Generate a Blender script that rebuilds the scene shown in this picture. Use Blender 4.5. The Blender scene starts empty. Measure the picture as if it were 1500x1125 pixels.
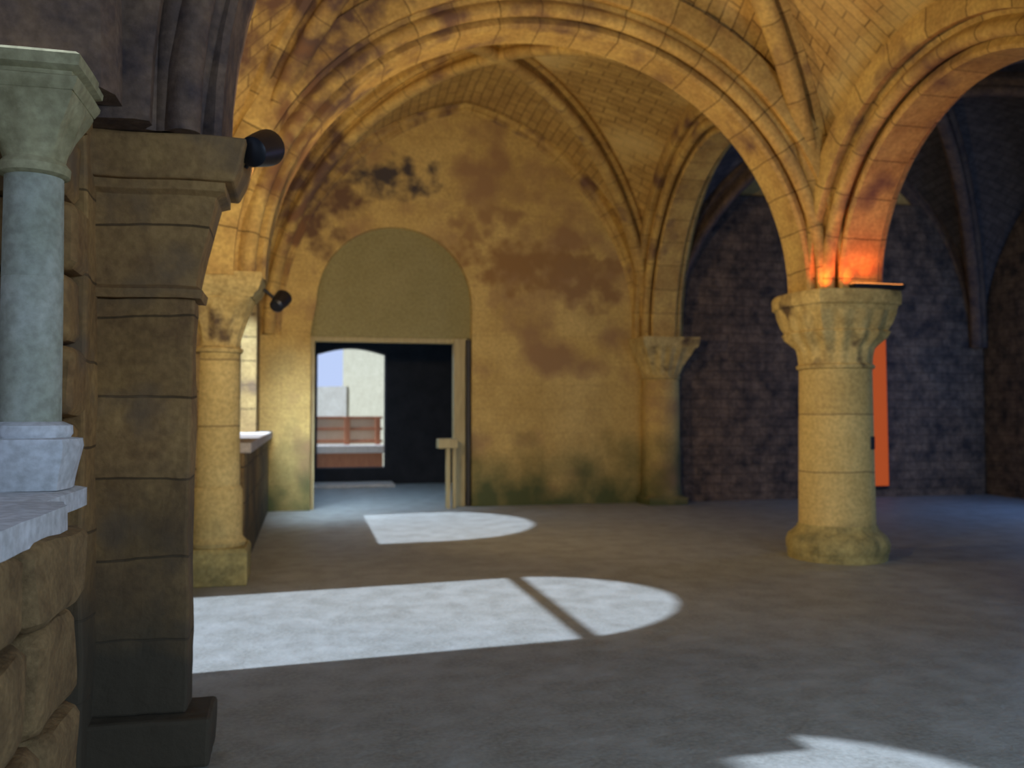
import bpy, bmesh, math, random
from mathutils import Vector, Matrix, noise
from mathutils.geometry import tessellate_polygon
random.seed(7)
PI = math.pi
scene = bpy.context.scene
C = scene.collection

# ------------------------------------------------------------------ helpers
def tag(o, label=None, cat=None, group=None, kind=None):
    if label: o['label'] = label
    if cat: o['category'] = cat
    if group: o['group'] = group
    if kind: o['kind'] = kind
    return o

def empty(name, loc=(0, 0, 0), label=None, cat=None, group=None):
    o = bpy.data.objects.new(name, None)
    o.location = loc; o.empty_display_size = 0.1
    C.objects.link(o)
    return tag(o, label, cat, group)

def obj(name, bm, mat, parent=None, smooth=False, bevel=0.0, merge=False):
    if merge: bmesh.ops.remove_doubles(bm, verts=bm.verts, dist=1e-5)
    bmesh.ops.recalc_face_normals(bm, faces=bm.faces)
    me = bpy.data.meshes.new(name); bm.to_mesh(me); bm.free()
    if smooth:
        for p in me.polygons: p.use_smooth = True
    me.materials.append(mat)
    o = bpy.data.objects.new(name, me); C.objects.link(o)
    if parent:
        o.parent = parent
        root = parent
        while root.parent: root = root.parent
        o.matrix_parent_inverse = Matrix.Translation(-Vector(root.location)) if root is parent else Matrix.Identity(4)
    if bevel > 0:
        m = o.modifiers.new('bevel', 'BEVEL'); m.width = bevel; m.segments = 2; m.limit_method = 'ANGLE'
    if smooth:
        m = o.modifiers.new('edges', 'EDGE_SPLIT'); m.split_angle = math.radians(40)
    return o

def struct(name, bm, mat, **k):
    return tag(obj(name, bm, mat, **k), kind='structure')

def box(bm, x0, x1, y0, y1, z0, z1):
    uv = bm.loops.layers.uv.verify()
    v = [bm.verts.new((x, y, z)) for x in (x0, x1) for y in (y0, y1) for z in (z0, z1)]
    for f in ((0, 1, 3, 2), (4, 6, 7, 5), (0, 4, 5, 1), (2, 3, 7, 6), (0, 2, 6, 4), (1, 5, 7, 3)):
        fc = bm.faces.new([v[i] for i in f])
        d = [max(v[i].co[a] for i in f) - min(v[i].co[a] for i in f) for a in range(3)]
        a = [i for i in range(3) if d[i] > 1e-7]
        if len(a) < 2: a = [0, 1]
        for l in fc.loops: l[uv].uv = (l.vert.co[a[0]], l.vert.co[a[1]])
    return v

def loft(bm, rings, cap=True, closed=True):
    """rings: lists of Vectors of one length"""
    uv = bm.loops.layers.uv.verify()
    vs = [[bm.verts.new(p) for p in r] for r in rings]
    n = len(rings[0]); acc = 0
    per = [0]
    for j in range(n): per.append(per[-1] + (rings[0][j] - rings[0][(j + 1) % n]).length)
    for i in range(len(rings) - 1):
        step = (rings[i][0] - rings[i + 1][0]).length
        for j in range(n if closed else n - 1):
            k = (j + 1) % n
            try: f = bm.faces.new((vs[i][j], vs[i][k], vs[i + 1][k], vs[i + 1][j]))
            except ValueError: continue
            for l, c in zip(f.loops, ((per[j], acc), (per[j + 1], acc), (per[j + 1], acc + step), (per[j], acc + step))):
                l[uv].uv = c
        acc += step
    if cap and closed:
        bm.faces.new(vs[0]); bm.faces.new(vs[-1])

def ring(cx, cy, z, r, sq=0.0, n=48, amp=0.0, k=8, rot=0.0):
    """circle that blends to a square of half side r as sq goes to 1"""
    out = []
    for i in range(n):
        a = 2 * PI * i / n
        c, s = math.cos(a), math.sin(a)
        rs = 1 / max(abs(c), abs(s))
        q = r * ((1 - sq) + sq * rs) * (1 + amp * math.cos(k * a))
        a2 = a + rot
        out.append(Vector((cx + q * math.cos(a2), cy + q * math.sin(a2), z)))
    return out

def turned(cx, cy, prof, n=48, **kw):
    bm = bmesh.new()
    loft(bm, [ring(cx, cy, p[0], p[1], *(p[2:3] or (0,)), n=n, amp=(p[3] if len(p) > 3 else 0), **kw) for p in prof])
    return bm

def polywall(bm, loops, m, th):
    """loops: outer then holes, in (s, z); m maps (s, z) to a point, th the thickness vector"""
    uv = bm.loops.layers.uv.verify()
    flat = [p for lp in loops for p in lp]
    tris = tessellate_polygon([[Vector((p[0], p[1], 0)) for p in lp] for lp in loops])
    A = [bm.verts.new(m(*p)) for p in flat]
    B = [bm.verts.new(Vector(m(*p)) + Vector(th)) for p in flat]
    for t in tris:
        for V in (A, B):
            f = bm.faces.new([V[i] for i in t])
            for l, i in zip(f.loops, t): l[uv].uv = flat[i]
    o = 0; T = Vector(th).length
    for lp in loops:
        n = len(lp); acc = 0
        for i in range(n):
            j = (i + 1) % n
            d = math.dist(lp[i], lp[j])
            f = bm.faces.new((A[o + i], A[o + j], B[o + j], B[o + i]))
            for l, c in zip(f.loops, ((0, acc), (0, acc + d), (T, acc + d), (T, acc))): l[uv].uv = c
            acc += d
        o += n
    return bm

def arch_loop(s0, s1, z0, zs, n=24, rise=None):
    """opening from s0 to s1, floor z0, springing zs, round or pointed head"""
    a = (s1 - s0) / 2; c = (s0 + s1) / 2; h = rise or a
    pts = [(s0, z0), (s1, z0)]
    for i in range(n + 1):
        t = i / n
        s = c + a * math.cos(PI * t)
        d = min(s - s0, s1 - s)
        pts.append((s, zs + rise_at(max(d, 0), a, h)))
    return pts

def rise_at(s, a, h):
    if h >= a:
        R = (a * a + h * h) / (2 * a)
        return math.sqrt(max(R * R - (R - s) ** 2, 0))
    return h * math.sqrt(max(1 - ((a - s) / a) ** 2, 0))

# ------------------------------------------------------------------ materials
def nodes(name):
    m = bpy.data.materials.new(name); m.use_nodes = True
    nt = m.node_tree
    return m, nt, nt.nodes['Principled BSDF']

def N(nt, t, **k):
    n = nt.nodes.new(t)
    for a, b in k.items(): setattr(n, a, b)
    return n

def mixc(nt, fac, a, b, mode='MIX'):
    n = N(nt, 'ShaderNodeMix', data_type='RGBA', blend_type=mode)
    for sock, v in ((n.inputs[0], fac), (n.inputs[6], a), (n.inputs[7], b)):
        if hasattr(v, 'links') or hasattr(v, 'is_linked'): nt.links.new(v, sock)
        else: sock.default_value = v if not isinstance(v, tuple) else (*v, 1)[:4]
    return n.outputs[2]

def ramp(nt, src, lo, hi):
    n = N(nt, 'ShaderNodeMapRange'); nt.links.new(src, n.inputs[0])
    n.inputs[1].default_value = lo; n.inputs[2].default_value = hi
    return n.outputs[0]

def stone(name, c1, c2, joint=None, course=0.3, block=0.6, patch=None, patch_lim=(0.52, 0.62), patch_scale=0.7,
          damp_shade=None, rough=0.9, bump=0.35, jw=0.012, jstr=0.7, mottle=3.0, rot=False, grain=28, bvar=0.55, blobs=None):
    m, nt, b = nodes(name)
    tc = N(nt, 'ShaderNodeTexCoord')
    n1 = N(nt, 'ShaderNodeTexNoise'); n1.inputs['Scale'].default_value = mottle; n1.inputs['Detail'].default_value = 7
    n1.inputs['Roughness'].default_value = 0.62
    nt.links.new(tc.outputs['Object'], n1.inputs['Vector'])
    col = mixc(nt, ramp(nt, n1.outputs[0], 0.33, 0.67), c1, c2)
    height = n1.outputs[0]
    n3 = N(nt, 'ShaderNodeTexNoise'); n3.inputs['Scale'].default_value = grain; n3.inputs['Detail'].default_value = 5
    nt.links.new(tc.outputs['Object'], n3.inputs['Vector'])
    col = mixc(nt, 0.35, col, mixc(nt, ramp(nt, n3.outputs[0], 0.35, 0.65), (0.25, 0.22, 0.18), (1.0, 1.0, 1.0)), 'MULTIPLY')
    if joint:
        br = N(nt, 'ShaderNodeTexBrick')
        br.inputs['Scale'].default_value = 1
        br.inputs['Brick Width'].default_value = block; br.inputs['Row Height'].default_value = course
        br.inputs['Mortar Size'].default_value = jw; br.inputs['Mortar Smooth'].default_value = 0.3
        br.inputs['Color1'].default_value = (1, 1, 1, 1); br.inputs['Color2'].default_value = (0.62, 0.58, 0.52, 1)
        br.inputs['Bias'].default_value = -0.2
        mp = N(nt, 'ShaderNodeMapping')
        if rot: mp.inputs['Rotation'].default_value = (0, 0, PI / 2)
        nt.links.new(tc.outputs['UV'], mp.inputs[0])
        # joints wander a little
        nw = N(nt, 'ShaderNodeTexNoise'); nw.inputs['Scale'].default_value = 2.2
        nt.links.new(tc.outputs['Object'], nw.inputs['Vector'])
        va = N(nt, 'ShaderNodeVectorMath', operation='SCALE'); va.inputs[3].default_value = 0.05
        nt.links.new(nw.outputs[1], va.inputs[0])
        ad = N(nt, 'ShaderNodeVectorMath', operation='ADD')
        nt.links.new(mp.outputs[0], ad.inputs[0]); nt.links.new(va.outputs[0], ad.inputs[1])
        nt.links.new(ad.outputs[0], br.inputs['Vector'])
        col = mixc(nt, bvar, col, br.outputs['Color'], 'MULTIPLY')
        jf = N(nt, 'ShaderNodeMath', operation='MULTIPLY'); jf.inputs[1].default_value = jstr
        nt.links.new(br.outputs['Fac'], jf.inputs[0])
        col = mixc(nt, jf.outputs[0], col, joint)
    if patch:
        n2 = N(nt, 'ShaderNodeTexNoise'); n2.inputs['Scale'].default_value = patch_scale; n2.inputs['Detail'].default_value = 6
        nt.links.new(tc.outputs['Object'], n2.inputs['Vector'])
        col = mixc(nt, ramp(nt, n2.outputs[0], *patch_lim), col, patch)
    for bx, bz, rx, rz, bc in (blobs or ()):   # old stains on the plaster, each with a ragged outline
        sx = N(nt, 'ShaderNodeSeparateXYZ'); nt.links.new(tc.outputs['Object'], sx.inputs[0])
        def lin(o, c0, r):
            q = N(nt, 'ShaderNodeMath', operation='MULTIPLY_ADD'); nt.links.new(o, q.inputs[0]); q.inputs[1].default_value = 1 / r; q.inputs[2].default_value = -c0 / r
            p = N(nt, 'ShaderNodeMath', operation='MULTIPLY'); nt.links.new(q.outputs[0], p.inputs[0]); nt.links.new(q.outputs[0], p.inputs[1]); return p.outputs[0]
        su = N(nt, 'ShaderNodeMath', operation='ADD'); nt.links.new(lin(sx.outputs[0], bx, rx), su.inputs[0]); nt.links.new(lin(sx.outputs[2], bz, rz), su.inputs[1])
        nb = N(nt, 'ShaderNodeTexNoise'); nb.inputs['Scale'].default_value = 3.8; nb.inputs['Detail'].default_value = 6; nt.links.new(tc.outputs['Object'], nb.inputs['Vector'])
        sm = N(nt, 'ShaderNodeMath', operation='MULTIPLY_ADD'); nt.links.new(nb.outputs[0], sm.inputs[0]); sm.inputs[1].default_value = 4.6; nt.links.new(su.outputs[0], sm.inputs[2])
        col = mixc(nt, ramp(nt, sm.outputs[0], 3.25, 2.15), col, bc)
    if damp_shade:   # algae and dirt up the wall foot; pier and side wall mix shade in
        dc, z0, z1 = damp_shade
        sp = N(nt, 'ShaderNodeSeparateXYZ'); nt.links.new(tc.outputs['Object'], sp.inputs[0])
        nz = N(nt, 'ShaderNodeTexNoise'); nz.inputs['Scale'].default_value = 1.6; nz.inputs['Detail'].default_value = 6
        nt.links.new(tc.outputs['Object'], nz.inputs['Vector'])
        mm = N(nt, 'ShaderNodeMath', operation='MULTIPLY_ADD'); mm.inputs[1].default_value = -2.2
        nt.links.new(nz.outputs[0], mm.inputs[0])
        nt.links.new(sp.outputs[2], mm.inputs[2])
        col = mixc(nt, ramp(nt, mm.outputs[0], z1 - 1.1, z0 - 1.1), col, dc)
    nt.links.new(col, b.inputs['Base Color'])
    b.inputs['Roughness'].default_value = rough
    b.inputs['Specular IOR Level'].default_value = 0.25
    bp = N(nt, 'ShaderNodeBump'); bp.inputs['Strength'].default_value = bump; bp.inputs['Distance'].default_value = 0.03
    if joint:
        hm = N(nt, 'ShaderNodeMath', operation='MULTIPLY_ADD'); hm.inputs[1].default_value = -0.6
        nt.links.new(br.outputs['Fac'], hm.inputs[0]); nt.links.new(height, hm.inputs[2])
        height = hm.outputs[0]
    nt.links.new(height, bp.inputs['Height'])
    nt.links.new(bp.outputs[0], b.inputs['Normal'])
    return m

def plain(name, col, rough=0.6, metal=0.0, emit=None, strength=1.0, var=0.15, scale=9.0):
    m, nt, b = nodes(name)
    tc = N(nt, 'ShaderNodeTexCoord')
    n = N(nt, 'ShaderNodeTexNoise'); n.inputs['Scale'].default_value = scale; n.inputs['Detail'].default_value = 4
    nt.links.new(tc.outputs['Object'], n.inputs['Vector'])
    d = tuple(c * (1 - var * 2) for c in col)
    nt.links.new(mixc(nt, n.outputs[0], d, col), b.inputs['Base Color'])
    b.inputs['Roughness'].default_value = rough; b.inputs['Metallic'].default_value = metal
    if emit:
        b.inputs['Emission Color'].default_value = (*emit, 1); b.inputs['Emission Strength'].default_value = strength
    return m

def wood(name, c1, c2, rough=0.6):
    m, nt, b = nodes(name)
    tc = N(nt, 'ShaderNodeTexCoord')
    mp = N(nt, 'ShaderNodeMapping'); mp.inputs['Scale'].default_value = (12, 12, 1.2)
    nt.links.new(tc.outputs['Object'], mp.inputs[0])
    n = N(nt, 'ShaderNodeTexNoise'); n.inputs['Scale'].default_value = 3; n.inputs['Detail'].default_value = 6
    nt.links.new(mp.outputs[0], n.inputs['Vector'])
    nt.links.new(mixc(nt, ramp(nt, n.outputs[0], 0.3, 0.7), c1, c2), b.inputs['Base Color'])
    b.inputs['Roughness'].default_value = rough
    return m

MV = stone('vault_masonry', (0.68, 0.45, 0.14), (0.50, 0.31, 0.10), blobs=((-0.1, 5.4, 0.75, 1.5, (0.16, 0.085, 0.05)), (0.1, 4.3, 0.5, 0.8, (0.2, 0.10, 0.05))), joint=(0.16, 0.09, 0.035), course=0.20, block=0.46,
           jw=0.011, jstr=0.6, patch=(0.74, 0.55, 0.22), patch_lim=(0.5, 0.7), bump=0.3)
MR = stone('rib_stone', (0.70, 0.48, 0.15), (0.46, 0.28, 0.09), blobs=((0.1, 5.3, 0.8, 1.2, (0.12, 0.07, 0.05)), (-0.1, 4.0, 0.35, 0.9, (0.22, 0.11, 0.05))), joint=(0.14, 0.08, 0.03), course=0.42, block=9,
           jw=0.007, jstr=0.5, patch=(0.17, 0.095, 0.06), patch_lim=(0.55, 0.70), patch_scale=1.8, bump=0.3)
MB = stone('back_wall_plaster', (0.70, 0.49, 0.17), (0.55, 0.37, 0.12), joint=(0.3, 0.19, 0.07), course=0.42, block=0.8,
           jw=0.006, jstr=0.18, bvar=0.15, patch=(0.34, 0.20, 0.09), patch_lim=(0.5, 0.66), patch_scale=1.1,
           blobs=((1.35, 5.55, 0.95, 0.38, (0.07, 0.055, 0.05)), (0.2, 5.0, 0.7, 0.9, (0.16, 0.09, 0.05)), (3.7, 4.15, 1.8, 0.5, (0.30, 0.165, 0.06)), (3.1, 4.9, 0.8, 0.35, (0.34, 0.20, 0.08)), (4.9, 3.9, 0.8, 0.6, (0.30, 0.17, 0.07))),
           damp_shade=((0.085, 0.095, 0.035), 0.0, 1.25), bump=0.25, mottle=1.7)
ML = stone('side_wall_ashlar', (0.42, 0.29, 0.11), (0.22, 0.135, 0.055), joint=(0.03, 0.02, 0.012), course=0.36, block=0.62,
           jw=0.009, jstr=0.5, patch=(0.13, 0.085, 0.05), patch_lim=(0.5, 0.66), patch_scale=1.6, bump=0.6,
           damp_shade=((0.07, 0.065, 0.04), 0.1, 1.3))  # dark foot is damp plus shade put into the colour
MP = stone('pier_ashlar', (0.42, 0.25, 0.09), (0.24, 0.135, 0.055), joint=(0.06, 0.04, 0.02), course=0.37, block=3,
           jw=0.006, jstr=0.35, patch=(0.17, 0.11, 0.06), patch_lim=(0.5, 0.66), patch_scale=2.6, bump=0.7,
           damp_shade=((0.07, 0.055, 0.035), 0.3, 1.7), mottle=4)  # damp at the pier foot, its shadow painted into the same colour
MC = stone('column_limestone', (0.74, 0.56, 0.22), (0.62, 0.45, 0.16), joint=(0.3, 0.2, 0.08), course=0.62, block=9,
           jw=0.008, jstr=0.6, bump=0.12, damp_shade=((0.30, 0.24, 0.10), 0.0, 0.5), mottle=2.5)
MCP = stone('carved_limestone', (0.74, 0.56, 0.22), (0.44, 0.31, 0.11), bump=0.4, mottle=6,
            patch=(0.12, 0.08, 0.045), patch_lim=(0.58, 0.7), patch_scale=3.2)
MSHADE_SOOT = stone('shaded_sooty_stone', (0.24, 0.155, 0.10), (0.09, 0.065, 0.06), bump=0.6, mottle=5)  # darker rib stone: shade of aisle and springers in the colour, besides soot
MSV = stone('shade_darkened_aisle_vault', (0.15, 0.13, 0.12), (0.08, 0.07, 0.07), bump=0.6, mottle=4, joint=(0.04, 0.035, 0.035), course=0.2, block=0.4, jstr=0.3, bvar=0.3)  # darker than the main vault; the aisle's shade is put into the colour
MCB = stone('column_base_stone', (0.56, 0.44, 0.16), (0.26, 0.22, 0.09), bump=0.6, mottle=5)
MWHITE = stone('daylight_whitened_stone', (0.72, 0.74, 0.76), (0.58, 0.60, 0.60), bump=0.2, mottle=5)  # lightened window stone; daylight on sill and bases is in the colour
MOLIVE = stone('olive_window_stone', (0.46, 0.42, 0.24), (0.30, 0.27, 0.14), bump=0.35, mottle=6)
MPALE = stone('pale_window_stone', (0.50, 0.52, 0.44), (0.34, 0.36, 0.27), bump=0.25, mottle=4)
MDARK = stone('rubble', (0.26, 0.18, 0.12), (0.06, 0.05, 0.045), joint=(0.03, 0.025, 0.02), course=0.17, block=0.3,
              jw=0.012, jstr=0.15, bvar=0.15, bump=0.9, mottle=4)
MF = stone('floor_earth', (0.345, 0.35, 0.305), (0.29, 0.29, 0.25), patch=(0.38, 0.385, 0.345), patch_lim=(0.4, 0.8), patch_scale=3.5,
           rough=0.55, bump=0.6, mottle=5, grain=40)
MTY = stone('tympanum_plaster', (0.34, 0.29, 0.13), (0.30, 0.255, 0.11), bump=0.08, mottle=2, rough=0.95)
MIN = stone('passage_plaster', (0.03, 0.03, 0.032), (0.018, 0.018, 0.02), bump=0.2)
MSILL = stone('pale_step_stone', (0.62, 0.55, 0.46), (0.50, 0.44, 0.37), bump=0.2)
MCREAM = stone('cream_render', (0.52, 0.47, 0.31), (0.45, 0.40, 0.26), bump=0.1)
MLOW = stone('garden_wall_render', (0.50, 0.46, 0.36), (0.42, 0.38, 0.29), bump=0.15)
MROOF = stone('roof_tile', (0.35, 0.16, 0.09), (0.22, 0.10, 0.06), joint=(0.08, 0.04, 0.03), course=0.2, block=0.2)
WPOST = wood('pale_oak', (0.45, 0.36, 0.17), (0.32, 0.25, 0.11))
WRED = wood('red_brown_wood', (0.44, 0.17, 0.07), (0.30, 0.10, 0.04))
WPANEL = wood('cream_panel', (0.62, 0.45, 0.30), (0.52, 0.36, 0.22))
WSHADE = wood('reveal_shade_wood', (0.05, 0.04, 0.03), (0.02, 0.018, 0.015))  # near-black to imitate the shade of the door reveal
IRON = plain('black_iron', (0.02, 0.02, 0.024), 0.5, 0.6)
BLACK = plain('black_enamel', (0.012, 0.014, 0.02), 0.4, 0.2)
LENS = plain('warm_lamp_lens', (0.8, 0.6, 0.3), 0.2, 0, (1.0, 0.72, 0.35), 1.2)
RLENS = plain('red_lamp_lens', (0.8, 0.3, 0.1), 0.2, 0, (1.0, 0.35, 0.08), 3.0)
ORANGE = plain('orange_diffuser', (0.15, 0.03, 0.01), 0.4, 0, (0.80, 0.14, 0.035), 0.45)

for q in ORANGE.node_tree.nodes:
    if q.type == 'BSDF_PRINCIPLED': q.inputs['Roughness'].default_value = 1.0; q.inputs['Specular IOR Level'].default_value = 0.0

# ------------------------------------------------------------------ plan of the room (metres; camera stands at 0,0)
XW, XO = -0.75, -1.45           # left wall, inner and outer face
YB = 14.9                       # back wall
YF = -1.7                       # wall behind the camera
XR = 12.9
SP = 2.9                        # springing of the vault
nd = {'L0': (-0.84, -1.7), 'L1': (-0.84, 4.50), 'L2': (-0.84, 8.9), 'L3': (-0.84, 14.95),
      'M0': (5.75, -1.7), 'M1': (5.75, 4.30), 'M2': (5.72, 8.8), 'M3': (6.10, 14.95),
      'R0': (XR, -1.7), 'R1': (XR, 4.30), 'R2': (XR, 8.8), 'R3': (XR, 14.95)}
nd = {k: Vector((v[0], v[1], 0)) for k, v in nd.items()}
SO = 0.12                       # where the web curves start from the node

# web rises of the edges (above springing)
erise = {('L0', 'L1'): 3.2, ('L1', 'L2'): 2.9, ('L2', 'L3'): 3.5,
         ('M0', 'M1'): 3.0, ('M1', 'M2'): 2.15, ('M2', 'M3'): 3.15,
         ('R0', 'R1'): 3.2, ('R1', 'R2'): 2.8, ('R2', 'R3'): 3.4,
         ('L0', 'M0'): 3.4, ('L1', 'M1'): 3.4, ('L2', 'M2'): 3.05, ('L3', 'M3'): 3.98,
         ('M0', 'R0'): 3.6, ('M1', 'R1'): 3.5, ('M2', 'R2'): 3.5, ('M3', 'R3'): 3.9}
CROWN = 3.85
bays = [('L0', 'M0', 'M1', 'L1'), ('L1', 'M1', 'M2', 'L2'), ('L2', 'M2', 'M3', 'L3'),
        ('M0', 'R0', 'R1', 'M1'), ('M1', 'R1', 'R2', 'M2'), ('M2', 'R2', 'R3', 'M3')]

def centre(b): return sum((nd[k] for k in b), Vector()) / 4

def web(bm, which):
    uv = bm.loops.layers.uv.verify()
    NS, MS = 26, 8
    for b in which:
        M = centre(b)
        for i in range(4):
            P, Q = b[i], b[(i + 1) % 4]
            h = erise.get((P, Q)) or erise[(Q, P)]
            for A, B in ((P, Q), (Q, P)):
                a, e = nd[A], (nd[A] + nd[B]) / 2
                le, ld = (e - a).length, (M - a).length
                rows = []; acc = 0; prev = None
                for k in range(NS + 1):
                    g = 1 - math.cos(PI / 2 * k / NS)
                    if k == NS: g = 1
                    se, sd = SO + g * (le - SO), SO + g * (ld - SO)
                    pe = a + (e - a) * (se / le); pe.z = SP + rise_at(g * (le - SO), le - SO, h)
                    pd = a + (M - a) * (sd / ld); pd.z = SP + rise_at(g * (ld - SO), ld - SO, CROWN)
                    if prev: acc += (pd - prev).length
                    prev = pd.copy()
                    L = (pd - pe).length
                    rows.append([(pe.lerp(pd, j / MS) + Vector((0, 0, 0.10 * math.sin(PI * j / MS) * g)), (L * j / MS, acc)) for j in range(MS + 1)])
                for k in range(NS):
                    for j in range(MS):
                        q = (rows[k][j], rows[k][j + 1], rows[k + 1][j + 1], rows[k + 1][j])
                        f = bm.faces.new([bm.verts.new(p[0]) for p in q])
                        for l, p in zip(f.loops, q): l[uv].uv = p[1]

def vault(name, which, mat):
    bm = bmesh.new(); web(bm, which)
    bmesh.ops.remove_doubles(bm, verts=bm.verts, dist=1e-4)
    cz = struct(name, bm, mat, smooth=True)
    m = cz.modifiers.new('thick', 'SOLIDIFY'); m.thickness = 0.22
    m.offset = 1 if cz.data.polygons[0].normal.z > 0 else -1   # thickness goes upwards, away from the room
vault('ceiling', bays[:3], MV)
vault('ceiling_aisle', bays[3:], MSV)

# ------------------------------------------------------------------ ribs and arches
def sweep(bm, P, Q, so, h, prof, half=False, lift=0.0, n=40, z0=SP, end=None):
    """prof: closed list of (b, n): b across, n outward from the intrados"""
    P, Q = Vector(P), Vector(Q)
    D = (Q - P); L = D.length; d = D / L
    B = Vector((-d.y, d.x, 0))
    a = L / 2 - so
    rings = []
    K = n if not half else n // 2
    for i in range(-1, K + 1):
        if i == -1:
            t = 0.0; down = True
        else: t = PI * i / n; down = False
        s = a * (1 - math.cos(t))            # 0..2a
        dd = min(s, 2 * a - s)
        z = rise_at(dd, a, h)
        e = 1e-3
        s1 = s + e if s < a else s - e
        d1 = min(s1, 2 * a - s1)
        tx, tz = (s1 - s), rise_at(max(d1, 0), a, h) - z
        if s >= a: tx, tz = -tx, -tz
        ln = math.hypot(tx, tz); tx /= ln; tz /= ln
        nx, nz = -tz, tx                     # outward
        base = P + d * (so + s) + Vector((0, 0, z0 + z + lift - (0.04 if down else 0)))
        if i <= 0 or (not half and i == K):
            nx, nz = (-1 if s < a else 1), 0
        rings.append([base + B * b + d * (nx * q) + Vector((0, 0, nz * q)) for b, q in prof])
    if not half:
        rings.append([p - Vector((0, 0, 0.04)) for p in rings[-1]])
    loft(bm, rings)

def roll(b0, n0, r, a0, a1, k=6):
    return [(b0 + r * math.cos(math.radians(a0 + (a1 - a0) * i / k)), n0 + r * math.sin(math.radians(a0 + (a1 - a0) * i / k))) for i in range(k + 1)]

def sym(right):
    """right half from centre bottom outward to top; mirrored into a closed profile"""
    return right + [(-b, n) for b, n in reversed(right)]

PT = sym([(0.0, 0.0), (0.20, 0.0), (0.225, 0.03), (0.205, 0.09), (0.17, 0.15), (0.20, 0.20)] + roll(0.29, 0.15, 0.07, -170, 40, 9) +
         [(0.29, 0.25), (0.32, 0.31), (0.38, 0.27), (0.44, 0.27), (0.46, 0.33), (0.44, 0.55)])
PD = sym([(0.0, -0.03)] + roll(0.03, 0.045, 0.075, -90, 70, 7) + [(0.045, 0.15), (0.05, 0.19), (0.10, 0.17), (0.16, 0.20), (0.165, 0.26), (0.155, 0.36)])
PFM = sym([(0.0, 0.0)] + roll(0.05, 0.05, 0.05, -90, 30, 5) + [(0.10, 0.10), (0.14, 0.14), (0.14, 0.30)])

def ribarch(name, P, Q, so, h, prof, label, cat, group=None, mat=None, **k):
    bm = bmesh.new(); sweep(bm, nd[P] if isinstance(P, str) else P, nd[Q] if isinstance(Q, str) else Q, so, h, prof, **k)
    o = obj(name, bm, mat or MR, smooth=True)
    return tag(o, label, cat, group)

def tr(P, Q, so=0.5, web_gap=0.42, h=None):
    return (h or (erise.get((P, Q)) or erise[(Q, P)]) - web_gap)

ribarch('transverse_arch', 'L2', 'M2', 0.45, tr('L2', 'M2'), PT,
        'broad moulded stone arch from the free-standing column across to the slim yellow wall column', 'arch')
ribarch('transverse_arch', 'L1', 'M1', 0.45, tr('L1', 'M1'), PT,
        'dark stone arch springing from the capital of the nearest left pier', 'arch', mat=MSHADE_SOOT)
ribarch('arcade_arch', 'M1', 'M2', 0.47, tr('M1', 'M2'), PT,
        'stone arch rising from the free-standing column towards the upper right edge of the photo', 'arch')
ribarch('arcade_arch', 'M2', 'M3', 0.47, tr('M2', 'M3'), PT,
        'stone arch between the free-standing column and the corbelled column on the back wall', 'arch')
ribarch('transverse_arch', 'M2', 'R2', 0.47, tr('M2', 'R2'), PT,
        'dark unlit arch leading right into the aisle behind the free-standing column', 'arch', mat=MSHADE_SOOT)
ribarch('wall_rib', 'L3', 'M3', 0.42, erise[('L3', 'M3')] - 0.12, PFM,
        'thin pointed rib outlining the head of the back wall above the doorway', 'rib')
ribarch('wall_rib', 'L2', 'L3', 0.3, erise[('L2', 'L3')] - 0.12, PFM,
        'thin rib against the left wall over the far window', 'rib')
ribarch('wall_rib', 'L1', 'L2', 0.3, erise[('L1', 'L2')] - 0.12, PFM,
        'thin rib against the left wall between the nearest pier and the slim yellow column', 'rib')
ribarch('wall_rib', 'M3', 'R3', 0.42, erise[('M3', 'R3')] - 0.12, PFM,
        'thin rib on the dark rubble wall of the right aisle', 'rib', mat=MSHADE_SOOT)

def diag(b, i, label, mat=None):
    P, Q = nd[b[i]], nd[b[(i + 2) % 4]]
    M = centre(b)
    # two straight halves meeting over the centre
    bm = bmesh.new()
    for A in (P, Q):
        sweep(bm, A, A + (M - A) * 2, 0.36, CROWN - 0.26, PD, half=True)
    tag(obj('diagonal_rib', bm, mat or MR, smooth=True), label, 'rib')

BB, BN, BF = bays[2], bays[1], bays[0]
diag(BB, 0, 'diagonal rib of the far vault rising from the slim yellow column on the left')
diag(BB, 1, 'diagonal rib of the far vault, from the free-standing column over to the far left corner')
diag(BN, 1, 'diagonal rib of the middle vault falling to the far column of the dark right bay')
diag(BN, 0, 'dark-edged diagonal rib fanning from the top of the free-standing column to the nearest left pier')
diag(bays[5], 1, 'unlit diagonal rib in the far aisle vault, falling to the corbelled back wall column', MSHADE_SOOT)
diag(bays[5], 0, 'unlit diagonal rib in the vault of the far right aisle, falling to the free-standing column', MSHADE_SOOT)
diag(bays[4], 1, 'unlit diagonal rib of the near aisle vault beyond the arch at the right edge', MSHADE_SOOT)
diag(bays[4], 0, 'unlit diagonal rib in the near right aisle vault, falling to the hindmost aisle corner', MSHADE_SOOT)
diag(BF, 1, 'dark diagonal rib over the nearest left window', MSHADE_SOOT)
diag(BF, 0, 'dark diagonal rib above the camera side of the nearest left pier', MSHADE_SOOT)

# ------------------------------------------------------------------ floor
bm = bmesh.new()
uv = bm.loops.layers.uv.verify()
v = [bm.verts.new(p) for p in ((-14, -6, 0), (16, -6, 0), (16, 34, 0), (-14, 34, 0))]
bm.faces.new(v)
struct('floor', bm, MF)

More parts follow.
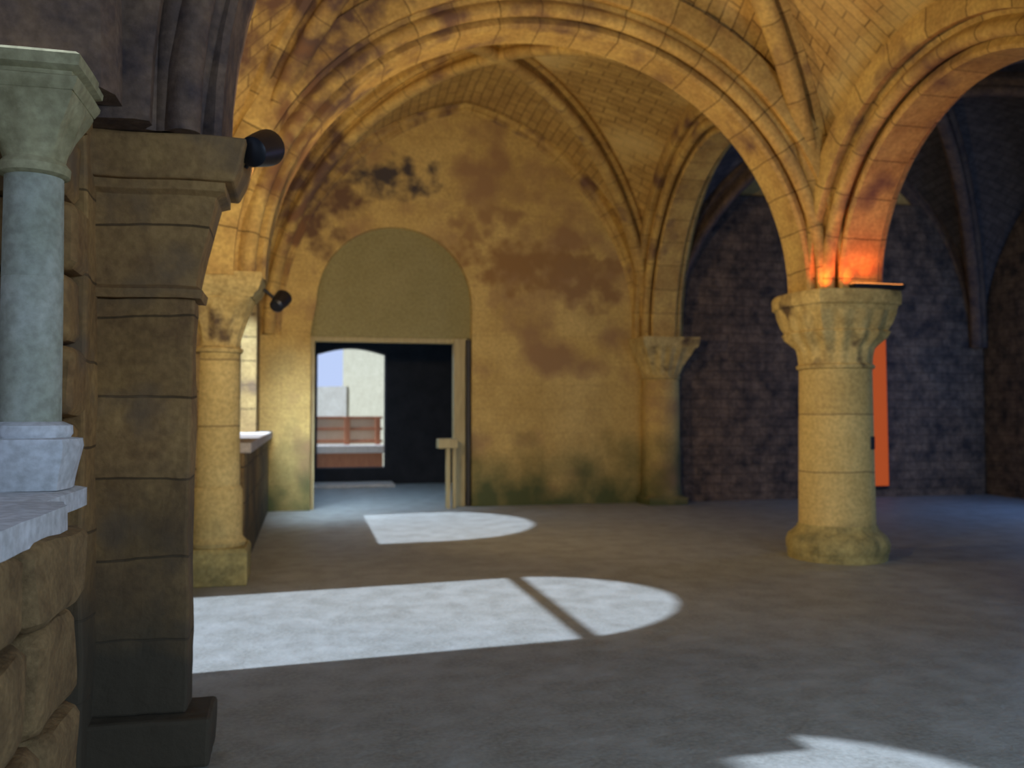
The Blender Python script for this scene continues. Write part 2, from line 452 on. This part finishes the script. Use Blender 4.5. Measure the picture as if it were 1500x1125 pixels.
# ------------------------------------------------------------------ left wall with a doorway and two windows
SILL = 1.28
WTOP = 7.6
win_near = (0.9, 4.02); door_y = (5.35, 8.15); win_far = (10.7, 13.9)
XM = -1.05                      # the doorway is wider on the room side
def wall_layer(x, th, d0, d1, zs, rise, wn=0.0):
    bm = bmesh.new(); c = (d0 + d1) / 2; r = (d1 - d0) / 2
    polywall(bm, [[(YF - 0.6, 0), (d0, 0), (d0, zs)] +
                  [(c - r * math.cos(PI * i / 32), zs + rise_at(min(r - r * math.cos(PI * i / 32), r + r * math.cos(PI * i / 32)), r, rise)) for i in range(1, 32)] +
                  [(d1, zs), (d1, 0), (15.6, 0), (15.6, WTOP), (YF - 0.6, WTOP)],
                  arch_loop(win_near[0], win_near[1] + wn, SILL, 3.02, rise=1.35),
                  arch_loop(win_far[0], win_far[1], SILL, 2.9, rise=1.4)], lambda s, z: (x, s, z), (th, 0, 0))
    return bm
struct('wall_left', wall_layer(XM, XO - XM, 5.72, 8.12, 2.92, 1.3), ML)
bm = wall_layer(XW, XM - XW + 0.001, 4.75, 8.75, 2.92, 2.2, 0.4)
bmesh.ops.bisect_plane(bm, geom=bm.verts[:] + bm.edges[:] + bm.faces[:], plane_co=(0, 4.40, 0), plane_no=(0, 1, 0), clear_inner=True)
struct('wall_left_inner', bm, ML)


# ------------------------------------------------------------------ back wall with the doorway, tympanum and niche
dx0, dx1 = 0.05, 2.74
bm = bmesh.new()
cxd, rd = (dx0 + 0.09 + dx1) / 2, (dx1 - dx0 - 0.09) / 2
arch = [(cxd + rd * math.cos(PI * i / 28), 3.42 + rd * 1.0 * math.sin(PI * i / 28)) for i in range(29)]
polywall(bm, [[(-1.45, 0), (dx0, 0), (dx0, 2.95)] + [(p[0], p[1]) for p in reversed(arch)] + [(dx1, 2.95), (dx1, 0), (XR + 0.7, 0), (XR + 0.7, WTOP), (-1.45, WTOP)]],
         lambda s, z: (s, YB, z), (0, 0.7, 0))
struct('wall_back', bm, MB)

bm = bmesh.new()
polywall(bm, [[(p[0], p[1]) for p in arch] + [(dx0, 2.95), (dx0, 2.86), (dx1, 2.86), (dx1, 2.95)]], lambda s, z: (s, YB + 0.14, z), (0, 0.35, 0))
tag(obj('tympanum', bm, MTY), 'smooth olive-grey plaster infill in the round arch above the doorway', 'tympanum')

# door frame
bm = bmesh.new(); box(bm, dx0 - 0.0, dx0 + 0.07, YB + 0.10, YB + 0.30, 0, 2.86)
box(bm, dx0 + 0.07, dx1 - 0.0, YB + 0.16, YB + 0.32, 2.78, 2.86)
box(bm, dx1 - 0.30, dx1 - 0.10, YB + 0.08, YB + 0.26, 0, 2.86)
struct('door_1', bm, WPOST, bevel=0.006)
bm = bmesh.new(); box(bm, dx1 - 0.085, dx1 - 0.02, YB + 0.04, YB + 0.95, 0.01, 2.84)  # dark strip added where the right reveal lies in shade
struct('reveal_shade', bm, WSHADE, bevel=0.005)

# right wall, wall behind the camera; their windows are added for fill light
bm = bmesh.new()
polywall(bm, [[(YF - 0.6, 0), (15.6, 0), (15.6, WTOP), (YF - 0.6, WTOP)],
              arch_loop(9.8, 12.2, 1.2, 2.9)], lambda s, z: (XR + 0.05, s, z), (0.7, 0, 0))
struct('wall_right', bm, MDARK)
bm = bmesh.new()
polywall(bm, [[(-1.45, 0), (XR + 0.7, 0), (XR + 0.7, WTOP), (-1.45, WTOP)],
              arch_loop(2.6, 5.0, 1.2, 2.9), arch_loop(8.0, 10.4, 1.2, 2.9)], lambda s, z: (s, YF, z), (0, -0.6, 0))
struct('wall_front', bm, MDARK)

# rubble lining of the aisle's end wall (darker, coarser masonry)
bm = bmesh.new()
polywall(bm, [[(6.45, 0), (XR, 0), (XR, 5.6), (6.45, 5.6)]], lambda s, z: (s, YB - 0.06, z), (0, 0.05, 0))
struct('trim_1', bm, MDARK)

# ------------------------------------------------------------------ parapet of the far window
bm = bmesh.new(); box(bm, XW + 0.0, -0.60, 9.2, YB, 0, SILL - 0.09)
struct('trim_2', bm, ML, bevel=0.02)
bm = bmesh.new(); box(bm, XO, -0.54, 9.25, YB - 0.02, SILL - 0.09, SILL + 0.02)
tag(obj('window_sill', bm, MSILL, bevel=0.015), 'pale sunlit stone sill of the far window, behind the slim yellow column', 'sill')

# ------------------------------------------------------------------ near parapet: rough stone courses and a pale sill
def rough_block(bm, x0, x1, y0, y1, z0, z1, seed, amp=0.03, n=7):
    b2 = bmesh.new()
    bmesh.ops.create_cube(b2, size=1)
    bmesh.ops.subdivide_edges(b2, edges=b2.edges, cuts=n, use_grid_fill=True)
    c = Vector(((x0 + x1) / 2, (y0 + y1) / 2, (z0 + z1) / 2)); s = Vector((x1 - x0, y1 - y0, z1 - z0))
    for v in b2.verts:
        p = v.co.copy()
        r = 1 - 0.07 * max(0, (abs(p.x) > .45) + (abs(p.y) > .45) + (abs(p.z) > .45) - 1)
        w = c + Vector((p.x * s.x, p.y * s.y, p.z * s.z)) * r
        nv = noise.noise_vector(w * 3.1 + Vector((seed * 3.7, seed, 0)))
        v.co = w + nv * amp
    me = bpy.data.meshes.new('t'); b2.to_mesh(me); b2.free()
    bm.from_mesh(me); bpy.data.meshes.remove(me)

bm = bmesh.new(); sd = 0
z = 0.0
for hh, off in ((0.36, 0.0), (0.30, 0.35), (0.30, 0.12), (0.24, 0.45)):
    y = -0.6 - off
    while y < 3.05:
        ln = 0.55 + 0.35 * random.random(); sd += 1
        rough_block(bm, XW - 0.28, XW + 0.02 + 0.03 * random.random(), y, min(y + ln, 3.22), z, z + hh, sd, 0.028)
        y += ln + 0.012
    z += hh + 0.012
MRB = stone('rough_parapet_stone', (0.30, 0.195, 0.085), (0.16, 0.10, 0.045), bump=0.9, mottle=7, grain=60)
struct('trim_3', bm, MRB, smooth=True)
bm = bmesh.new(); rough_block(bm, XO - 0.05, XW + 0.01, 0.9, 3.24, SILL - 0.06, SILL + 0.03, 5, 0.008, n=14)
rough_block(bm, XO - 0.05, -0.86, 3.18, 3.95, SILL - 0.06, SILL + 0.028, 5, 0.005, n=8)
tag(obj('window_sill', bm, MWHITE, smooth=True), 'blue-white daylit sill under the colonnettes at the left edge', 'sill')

# ------------------------------------------------------------------ colonnettes in the near window
def colonnette(x, y, r, label):
    t = empty('colonnette', (x, y, SILL + 0.03), label, 'colonnette', 'colonnettes of the near window')
    z = SILL + 0.03
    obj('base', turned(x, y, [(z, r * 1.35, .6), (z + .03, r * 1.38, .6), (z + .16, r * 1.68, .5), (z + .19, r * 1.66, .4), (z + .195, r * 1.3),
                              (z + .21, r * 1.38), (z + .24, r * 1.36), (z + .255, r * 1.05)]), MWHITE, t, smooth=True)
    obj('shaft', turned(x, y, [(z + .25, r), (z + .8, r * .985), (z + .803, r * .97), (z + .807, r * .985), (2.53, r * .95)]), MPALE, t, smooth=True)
    obj('capital', turned(x, y, [(2.50, r * .97), (2.51, r * 1.15), (2.54, r * 1.18), (2.565, r * 1.0), (2.60, r * 1.08, .1, .03), (2.68, r * 1.3, .35, .05),
                                 (2.76, r * 1.55, .7, .04), (2.79, r * 1.62, .9), (2.81, r * 1.55, 1)]), MOLIVE, t, smooth=True)
    obj('abacus', turned(x, y, [(2.80, r * 1.6, 1), (2.83, r * 1.75, 1), (2.845, r * 1.8, .95), (2.855, r * 1.6, .9), (2.87, r * 1.6, .9), (2.885, r * 1.85, .95), (2.925, r * 1.9, .95), (2.94, r * 1.75, .9)]), MOLIVE, t, smooth=True)
    return t
colonnette(-1.03, 3.72, 0.108, 'slender pale colonnette standing on the near window sill at the left edge, blue-lit by daylight')
colonnette(-1.40, 3.72, 0.108, 'outer pale colonnette of the near window, only its capital showing at the left edge')
# arch order carried by the colonnettes
bm = bmesh.new()
sweep(bm, (-1.2, 0.95, 0), (-1.2, 3.95, 0), 0.13, 1.32, [(-0.38, 0), (-0.3, -0.02), (0.24, -0.02), (0.28, 0.02), (0.30, 0.05), (0.34, 0.0), (0.38, 0.0), (0.42, 0.08), (0.42, 0.22), (-0.42, 0.22), (-0.42, 0.08)], z0=2.95)
tag(obj('window_arch', bm, MSHADE_SOOT, smooth=True), 'brown stone arch springing from the colonnettes at the upper left corner', 'arch')
# jamb masonry between colonnettes and pier
bm = bmesh.new()
z = SILL
sd = 40
for k in range(6):
    hh = 0.30; sd += 1
    rough_block(bm, -1.44, -0.95 + 0.03 * (k % 2), 3.88, 4.14, z, z + hh - 0.012, sd, 0.018)
    z += hh
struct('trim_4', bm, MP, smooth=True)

# ------------------------------------------------------------------ nearest left pier
t = empty('wall_pier', (-0.70, 4.5, 0), 'tall dark brown ashlar pier nearest the camera on the left, with a flaring impost block', 'pier')
def prism(bm, secs):
    """secs: (z, x0, x1, y0, y1)"""
    rings = [[Vector((x0, y0, z)), Vector((x1, y0, z)), Vector((x1, y1, z)), Vector((x0, y1, z))] for z, x0, x1, y0, y1 in secs]
    loft(bm, rings)
def dense(o, cuts=0, amp=0.012, sc=3.0):
    bm = bmesh.new(); bm.from_mesh(o.data)
    bmesh.ops.subdivide_edges(bm, edges=bm.edges, cuts=cuts, use_grid_fill=True)
    for v in bm.verts: v.co += noise.noise_vector(v.co * sc) * amp + noise.noise_vector(v.co * sc * 4) * amp * 0.35
    bm.to_mesh(o.data); bm.free()
bm = bmesh.new(); box(bm, -1.0, -0.42, 4.26, 4.62, 0, 0.22)
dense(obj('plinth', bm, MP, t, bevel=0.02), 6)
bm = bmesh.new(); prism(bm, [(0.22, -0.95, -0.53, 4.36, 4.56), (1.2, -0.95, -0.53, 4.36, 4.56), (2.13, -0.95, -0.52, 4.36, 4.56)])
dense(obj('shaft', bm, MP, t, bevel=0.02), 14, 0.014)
bm = bmesh.new(); prism(bm, [(2.13, -0.95, -0.49, 4.33, 4.6), (2.17, -0.95, -0.48, 4.32, 4.6), (2.19, -0.95, -0.505, 4.35, 4.6), (2.2, -0.95, -0.51, 4.35, 4.6),
                             (2.60, -0.95, -0.42, 4.31, 4.62), (2.62, -0.95, -0.38, 4.28, 4.64), (2.66, -0.95, -0.38, 4.27, 4.64)])
dense(obj('capital', bm, MP, t, bevel=0.01), 4, 0.01)
bm = bmesh.new(); prism(bm, [(2.66, -1.0, -0.34, 4.24, 4.68), (2.74, -1.0, -0.31, 4.22, 4.70), (2.86, -1.0, -0.28, 4.20, 4.72)])
dense(obj('abacus', bm, MP, t, bevel=0.015), 6, 0.01)
# respond mass behind it that closes the wall
bm = bmesh.new(); box(bm, -1.12, -0.93, 4.12, 4.5, 0, 3.0)
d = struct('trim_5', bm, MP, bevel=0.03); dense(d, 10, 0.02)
# shafts of the springer above the nearest pier
t = empty('springer_block', (-0.70, 4.45, 2.86), 'bundle of dark vertical moulded shafts above the nearest left pier', 'springer')
for i, (x, y, r) in enumerate(((-1.0, 4.30, 0.04), (-0.92, 4.28, 0.042), (-0.82, 4.27, 0.05), (-0.71, 4.27, 0.042), (-0.61, 4.28, 0.05), (-0.52, 4.30, 0.04))):
    bm = bmesh.new()
    rs = []
    for k in range(15):
        zz = 2.86 + k * 0.13
        lean = 0.02 * k + 0.0035 * k * k
        rs.append([Vector((x + lean * (0.15 + 0.18 * i) * 0.5, y - lean * 0.12, 0)) + Vector((r * math.cos(a), r * math.sin(a), zz)) for a in [2 * PI * q / 14 for q in range(14)]])
    loft(bm, rs)
    obj('shaft', bm, MSHADE_SOOT, t, smooth=True)

# ------------------------------------------------------------------ slim yellow wall column
x, y = -0.84, 8.9
t = empty('wall_column', (x, y, 0), 'slim yellow-lit wall column with a leaf capital and square plinth, between doorway and far window', 'column')
obj('plinth', turned(x, y, [(0, .31, 1), (.30, .31, 1), (.34, .29, 1)], n=48), MCB, t, bevel=0.01)
obj('base', turned(x, y, [(.34, .27), (.38, .285), (.42, .25), (.46, .245), (.86, .245), (.90, .225)]), MC, t, smooth=True)
obj('shaft', turned(x, y, [(.88, .22), (2.18, .205)]), MC, t, smooth=True)
obj('capital', turned(x, y, [(2.16, .205), (2.17, .235), (2.20, .24), (2.225, .205), (2.30, .21, 0, .05), (2.45, .25, .15, .07), (2.58, .30, .4, .06), (2.66, .335, .7, .03), (2.68, .33, .9)], k=12), MCP, t, smooth=True)
obj('abacus', turned(x, y, [(2.68, .34, 1), (2.72, .36, 1), (2.74, .39, 1), (2.80, .41, 1), (2.86, .43, 1), (2.90, .42, 1)]), MCP, t, smooth=True)

# ------------------------------------------------------------------ free-standing column
x, y = 5.72, 8.8
t = empty('column', (x, y, 0), 'stout free-standing round column with a carved capital, yellow on its left side', 'column')
obj('plinth', turned(x, y, [(0, .52), (.05, .53), (.08, .53)], n=64), MCB, t, smooth=True)
pb = obj('base', turned(x, y, [(.06, .52), (.10, .54, 0, .015), (.18, .545, 0, .02), (.25, .52, 0, .01), (.30, .46), (.33, .43), (.36, .42), (.38, .41)], k=8), MCB, t, smooth=True)
shf = obj('shaft', turned(x, y, [(.36, .405), (1.2, .395), (2.10, .385)], n=64), MC, t, smooth=True)
obj('capital', turned(x, y, [(2.07, .385), (2.08, .41), (2.11, .415), (2.13, .39), (2.22, .395, 0, .015), (2.30, .41, 0, .03), (2.36, .45, .1, .05), (2.41, .495, .15, .05),
                             (2.47, .52, .2, .04), (2.49, .50, .2, .03), (2.56, .53, .25, .03), (2.66, .56, .3, .02), (2.70, .56, .35, .01)], k=16, n=128), MCP, t, smooth=True)
obj('abacus', turned(x, y, [(2.69, .565, .35), (2.74, .575, .35), (2.76, .605, .35), (2.86, .61, .35), (2.90, .60, .35)], n=96), MCP, t, smooth=True)
# peg hole
bm = bmesh.new(); 
cd = Vector((-0.20, -1, 0)).normalized()
hx, hy, hz = x + 0.22, y - 0.335, 1.27
prism(bm, [(hz - .07, hx - .03, hx + .03, hy - .012, hy + .05), (hz + .07, hx - .03, hx + .03, hy - .012, hy + .05)])
obj('peg_hole', bm, BLACK, shf, bevel=0.008)

# ------------------------------------------------------------------ engaged column on the back wall
x, y = 6.10, 14.72
t = empty('wall_column', (x, y, 0), 'engaged column with a broad fluted corbel capital on the back wall, where yellow wall meets dark aisle', 'column')
obj('base', turned(x, y, [(0, .40, .6), (.12, .40, .6), (.16, .36), (.25, .34)]), MB, t, smooth=True)
obj('shaft', turned(x, y, [(.2, .34), (2.2, .32)]), MB, t, smooth=True)
obj('capital', turned(x, y, [(2.18, .32), (2.2, .35), (2.24, .33), (2.4, .37, .2, .04), (2.6, .44, .6, .04), (2.72, .48, .85)], k=16, n=96), MCP, t, smooth=True)
obj('abacus', turned(x, y, [(2.72, .49, .95), (2.78, .52, .95), (2.90, .53, .95)], n=64), MCP, t, smooth=True)

# other piers of the room (aisle side and behind)
for (x, y), l in (((5.75, 4.30), 'near central column outside the right edge of the photo'),):
    t = empty('column', (x, y, 0), l, 'column')
    obj('base', turned(x, y, [(0, .56, .7), (.1, .56, .7), (.14, .54), (.25, .55), (.33, .43)]), MCB, t, smooth=True)
    obj('shaft', turned(x, y, [(.3, .405), (2.10, .385)]), MC, t, smooth=True)
    obj('capital', turned(x, y, [(2.08, .40), (2.13, .385), (2.34, .42, .1, .05), (2.5, .50, .3, .05), (2.68, .55, .8), (2.75, .6, .9), (2.9, .62, .9)], k=16, n=96), MCP, t, smooth=True)

# ------------------------------------------------------------------ lamps
def lamp(name, loc, aim, r, l, label, lens, mount):
    """a can spotlight: body, lens, bracket down to mount"""
    t = empty(name, loc, label, 'spotlight')
    loc = Vector(loc); d = Vector(aim).normalized()
    a = d.orthogonal().normalized(); b = d.cross(a)
    def can(pr):
        bm = bmesh.new()
        loft(bm, [[loc + d * s + (a * math.cos(q) + b * math.sin(q)) * rr for q in [2 * PI * i / 24 for i in range(24)]] for s, rr in pr])
        return bm
    lb = obj('lamp_body', can([(-l, r * .55), (-l * .9, r * .8), (-l * .3, r * .95), (0, r), (0.015, r), (0.015, r * .9), (-0.02, r * .88)]), BLACK, t, smooth=True)
    obj('lens', can([(-0.02, r * .87), (-0.01, r * .85)]), lens, lb, smooth=True)
    mnt = Vector(mount); bm = bmesh.new()
    dd = (mnt - loc + d * l * .5); aa = dd.orthogonal().normalized(); cc = dd.normalized().cross(aa)
    loft(bm, [[q + (aa * math.cos(w) + cc * math.sin(w)) * 0.018 for w in [2 * PI * i / 10 for i in range(10)]] for q in (loc - d * l * .5, mnt)])
    obj('bracket', bm, IRON, t, smooth=True)
    return t

def spot(name, loc, target, power, col, size=150, blend=0.6, rad=0.06):
    L = bpy.data.lights.new(name, 'SPOT'); L.energy = power; L.color = col
    L.spot_size = math.radians(size); L.spot_blend = blend; L.shadow_soft_size = rad
    o = bpy.data.objects.new(name, L); C.objects.link(o); o.location = loc
    o.rotation_euler = (Vector(target) - Vector(loc)).to_track_quat('-Z', 'Y').to_euler()
    return o

lp1 = Vector((-0.20, 4.42, 2.88))
lamp('spotlight', lp1, (0.35, 0.75, 0.35), 0.088, 0.17, 'black round spotlight on the impost of the nearest left pier', LENS, (-0.30, 4.40, 2.78))
lp2 = Vector((-0.24, 9.05, 2.73))
lamp('spotlight', lp2, (0.3, 0.75, 0.5), 0.085, 0.2, 'small black spotlight beside the capital of the slim yellow column', LENS, (-0.42, 8.95, 2.80))
lp3 = Vector((6.0, 8.42, 2.97))
t = empty('uplight', (6.05, 8.35, 2.9), 'low black uplight on top of the free-standing column, glowing red up the ribs', 'spotlight')
bm = bmesh.new(); prism(bm, [(2.9, 5.60, 6.18, 8.22, 8.36), (2.955, 5.58, 6.20, 8.20, 8.38)])
obj('housing', bm, BLACK, t, bevel=0.01)
bm = bmesh.new(); box(bm, 5.61, 6.17, 8.23, 8.35, 2.955, 2.962)
obj('lens', bm, RLENS, t)

WARM = (1.0, 0.72, 0.36)
spot('lamp_light_near', lp1 + Vector((0.06, 0.08, 0.04)), (2.4, 9.0, 4.4), 400, WARM, 150, 0.8)
spot('lamp_light_far', lp2 + Vector((0.04, 0.08, 0.06)), (3.4, 12.2, 4.6), 300, WARM, 165, 0.6)
for p, e in (((5.34, 8.40, 2.95), 12), ((5.55, 8.26, 2.97), 11), ((5.78, 8.22, 2.98), 9), ((6.0, 8.24, 2.98), 3)):
    L = bpy.data.lights.new('uplight_glow', 'SPOT'); L.energy = e; L.color = (1.0, 0.13, 0.02); L.spot_size = math.radians(150); L.spot_blend = 0.8; L.shadow_soft_size = 0.08
    o = bpy.data.objects.new('uplight_glow', L); C.objects.link(o); o.location = p; o.rotation_euler = (PI, 0, 0)

spot('column_fill', (5.2, 4.0, 3.1), (-1.0, 3.7, 2.9), 75, WARM, 62, 1.0)  # warm fill added for the near pier
tl = lamp('spotlight', (5.22, 4.0, 3.05), (-1, -0.1, -0.2), 0.10, 0.2, 'added black fill spotlight on the near central column, out of view', LENS, (5.3, 4.1, 2.9))
def daylight(name, loc, target, w, h, power, col=(0.55, 0.74, 1.0), spread=180):  # adds an unseen cool area lamp as fill
    L = bpy.data.lights.new(name, 'AREA'); L.shape = 'RECTANGLE'; L.size = w; L.size_y = h; L.energy = power; L.color = col; L.spread = math.radians(spread)
    o = bpy.data.objects.new(name, L); C.objects.link(o); o.location = loc
    o.rotation_euler = (Vector(target) - Vector(loc)).to_track_quat('-Z', 'Y').to_euler()
daylight('window_fill', (3.8, YF - 0.1, 2.7), (3.2, 1.2, 0), 2.2, 2.6, 280)  # cool fill from added, unseen windows behind the camera
daylight('window_fill', (9.2, YF - 0.1, 2.7), (9.0, 1.5, 0), 2.2, 2.6, 120, (0.4, 0.6, 1.0))
daylight('window_fill', (XW - 0.02, 13.0, 2.5), (0.1, 14.9, 0.2), 1.4, 1.8, 45, spread=80)  # added fill in the far window, doubling the sky's share
daylight('window_fill', (XR + 0.02, 11.0, 2.7), (10.0, 13.0, 0.8), 2.4, 2.6, 95, (0.16, 0.36, 1.0))  # blue aisle fill from an added, unseen window
daylight('passage_fill', (0.6, 16.0, 3.3), (1.2, 16.8, 0), 1.2, 1.2, 75, (0.35, 0.6, 1.0))  # unseen fill lamp under the passage ceiling; no opening there

# ------------------------------------------------------------------ tie bar in the doorway arch (throws the dark line on the floor)
bm = bmesh.new(); box(bm, -1.15, -1.09, 5.70, 8.14, 2.80, 2.89)
tag(obj('tie_bar', bm, IRON), 'dark bar across the left doorway arch, casting the line on the sunlit floor', 'bar')

# ------------------------------------------------------------------ lit strip on the aisle wall
t = empty('light_strip', (10.0, 14.78, 0.2), 'tall narrow glowing orange strip on the dark aisle wall, just right of the free-standing column', 'light')
def at_px(px, y):
    k = (px - 750) / 1300; c, s = math.cos(math.radians(13)), math.sin(math.radians(13))
    return (y * s + k * y * c) / (c - k * s)
sx0, sx1 = at_px(1280, 14.75), at_px(1300, 14.75)
bm = bmesh.new(); prism(bm, [(0.22, sx0, sx1, 14.74, 14.8), (3.0, sx0 - 0.03, sx1 - 0.03, 14.74, 14.8)])
obj('diffuser', bm, ORANGE, t)
bm = bmesh.new(); prism(bm, [(0.16, sx0 - 0.03, sx1 + 0.03, 14.80, 14.86), (3.05, sx0 - 0.06, sx1, 14.80, 14.86)])
obj('housing', bm, BLACK, t)

# ------------------------------------------------------------------ low stand by the doorway
x0 = at_px(641, 14.75); x1 = at_px(669, 14.75)
t = empty('stand', ((x0 + x1) / 2, 14.75, 0), 'waist-high pale wooden stand with a block top, at the right side of the doorway', 'stand')
bm = bmesh.new(); box(bm, x0, x1, 14.6, 14.88, 1.0, 1.16); obj('top', bm, WPOST, t, bevel=0.01)
bm = bmesh.new(); box(bm, x0 + .14, x0 + .21, 14.68, 14.78, 0, 1.0); obj('leg', bm, WPOST, t, bevel=0.006)
bm = bmesh.new(); box(bm, x0 + .25, x0 + .31, 14.68, 14.78, 0, 1.0); obj('leg', bm, WPOST, t, bevel=0.006)

# ------------------------------------------------------------------ dark room beyond the doorway
PY = 20.0
bm = bmesh.new()
wx0, wx1 = 0.22, 1.72
seg = [(wx1 - (wx1 - wx0) * i / 12, 2.90 + 0.14 * math.sin(PI * i / 12)) for i in range(13)]
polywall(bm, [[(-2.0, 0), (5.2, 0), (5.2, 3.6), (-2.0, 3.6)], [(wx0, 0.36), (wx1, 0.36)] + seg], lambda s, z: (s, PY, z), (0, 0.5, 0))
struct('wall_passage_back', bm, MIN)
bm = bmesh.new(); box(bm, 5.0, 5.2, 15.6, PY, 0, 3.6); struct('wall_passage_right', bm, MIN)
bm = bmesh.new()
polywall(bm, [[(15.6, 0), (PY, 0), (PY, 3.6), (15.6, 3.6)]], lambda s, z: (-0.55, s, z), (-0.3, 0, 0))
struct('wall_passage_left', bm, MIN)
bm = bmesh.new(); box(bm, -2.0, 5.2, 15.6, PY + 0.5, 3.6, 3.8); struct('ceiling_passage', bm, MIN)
bm = bmesh.new(); box(bm, -0.1, 1.85, 19.15, 19.98, 0, 0.07)
tag(obj('step', bm, MSILL, bevel=0.01), 'pale stone step on the floor below the bright far opening', 'step')

# ------------------------------------------------------------------ courtyard
by = 22.3
t = empty('bench', (0.8, by, 0), 'red-brown wooden box bench with panelled back, seen through the far opening', 'bench')
bm = bmesh.new()
bx0, bx1 = -0.35, 1.84
obj_parts = []
bm = bmesh.new(); box(bm, bx0, bx1, by - .62, by, .62, .80); obj('seat', bm, MSILL, t, bevel=0.01)
bm = bmesh.new(); box(bm, bx0 + .02, bx1 - .04, by - .58, by - .02, 0, .62); obj('front_panel', bm, WRED, t, bevel=0.01)
for xx in (bx0, at_px(505, by), at_px(550, by)):
    bm = bmesh.new(); box(bm, xx, xx + .13, by - .02, by + .10, .62, 1.50); obj('post', bm, WRED, t, bevel=0.01)
for zz in (.86, 1.16, 1.44):
    bm = bmesh.new(); box(bm, bx0, bx1, by + .0, by + .07, zz, zz + .06); obj('rail', bm, WRED, t, bevel=0.006)
bm = bmesh.new(); box(bm, bx0 + .05, bx1 - .05, by + .03, by + .06, .82, 1.46); obj('back_panel', bm, WPANEL, t)
bm = bmesh.new()
P = [Vector(p) for p in ((-3.0, 32.0, 0), (1.2, 28.3, 0), (1.45, 28.6, 0), (-2.7, 32.3, 0))]
loft(bm, [P, [p + Vector((0, 0, 2.42)) for p in P]])
tag(obj('garden_wall', bm, MLOW), 'low pinkish-white courtyard wall behind the bench', 'wall')
bt = empty('building', (3, 27, 0), 'tall cream-rendered building behind the bench in the courtyard', 'building')
bm = bmesh.new()
P = [Vector(p) for p in ((1.10, 28.6, 0), (3.3, 25.2, 0), (7, 27, 0), (5, 31, 0))]
loft(bm, [P, [p + Vector((0, 0, 6)) for p in P]])
obj('wall', bm, MCREAM, bt)
c = sum(P, Vector()) / 4
bm = bmesh.new()
loft(bm, [[c + (p - c) * 1.08 + Vector((0, 0, 6)) for p in P], [c + (p - c) * 1.08 + Vector((0, 0, 6.12)) for p in P], [c + (p - c) * 0.1 + Vector((0, 0, 7.6)) for p in P]])
obj('roof', bm, MROOF, bt)

bm = bmesh.new(); prism(bm, [(0, -5.4, -4.6, -2.0, 4.1), (6.0, -5.3, -4.7, -2.0, 4.05), (6.3, -5.1, -4.9, -2.0, 4.0)])  # unseen mass added to trim the near window's sun patch
tag(obj('blocker', bm, ML, bevel=0.02), 'added tall sun-shading buttress standing outside the near window, out of the photo', 'blocker')

bm = bmesh.new()
holes = [arch_loop(y0, y0 + 1.6, 0.9, 2.3, n=14) for y0 in (-3.5, -1.0, 1.5, 4.0, 6.5, 9.0, 11.5, 14.0)]
polywall(bm, [[(-5.5, 0), (18, 0), (18, 4.4), (-5.5, 4.4)]] + holes, lambda s, z: (-11.0, s, z), (-0.5, 0, 0))
tag(obj('cloister_arcade', bm, ML), 'low arcaded wall on the far side of the cloister, outside the left doorway', 'arcade')
bm = bmesh.new(); box(bm, -14.0, -13.7, -5.5, 18, 0, 4.6)
tag(obj('cloister_back_wall', bm, MLOW), 'plain rendered wall behind the arcade of the cloister', 'wall')
# ------------------------------------------------------------------ daylight
el, az = math.radians(42.5), math.atan2(0.10, 1.0)
sd = Vector((math.cos(el) * math.cos(az), math.cos(el) * math.sin(az), -math.sin(el)))
L = bpy.data.lights.new('sun', 'SUN'); L.energy = 8.0; L.color = (0.64, 0.76, 1.0); L.angle = math.radians(0.9)
o = bpy.data.objects.new('sun', L); C.objects.link(o); o.rotation_euler = sd.to_track_quat('-Z', 'Y').to_euler(); o.location = (-10, 0, 12)

w = bpy.data.worlds.new('world'); scene.world = w; w.use_nodes = True
bg = w.node_tree.nodes['Background']; bg.inputs[0].default_value = (0.52, 0.64, 0.95, 1); bg.inputs[1].default_value = 1.0

# ------------------------------------------------------------------ camera
cam = bpy.data.cameras.new('camera'); co = bpy.data.objects.new('camera', cam); C.objects.link(co)
co.location = (0, 0, 1.6); co.rotation_euler = (math.radians(90 + 1.83), 0, math.radians(-13))
cam.sensor_width = 36; cam.lens = 31.2; cam.clip_start = 0.05
cam.dof.use_dof = True; cam.dof.focus_distance = 3.0; cam.dof.aperture_fstop = 2.3
scene.camera = co
vs = scene.view_settings
vs.view_transform = 'Standard'; vs.look = 'None'; vs.gamma = 1; vs.use_curve_mapping = False; vs.exposure = 0.0
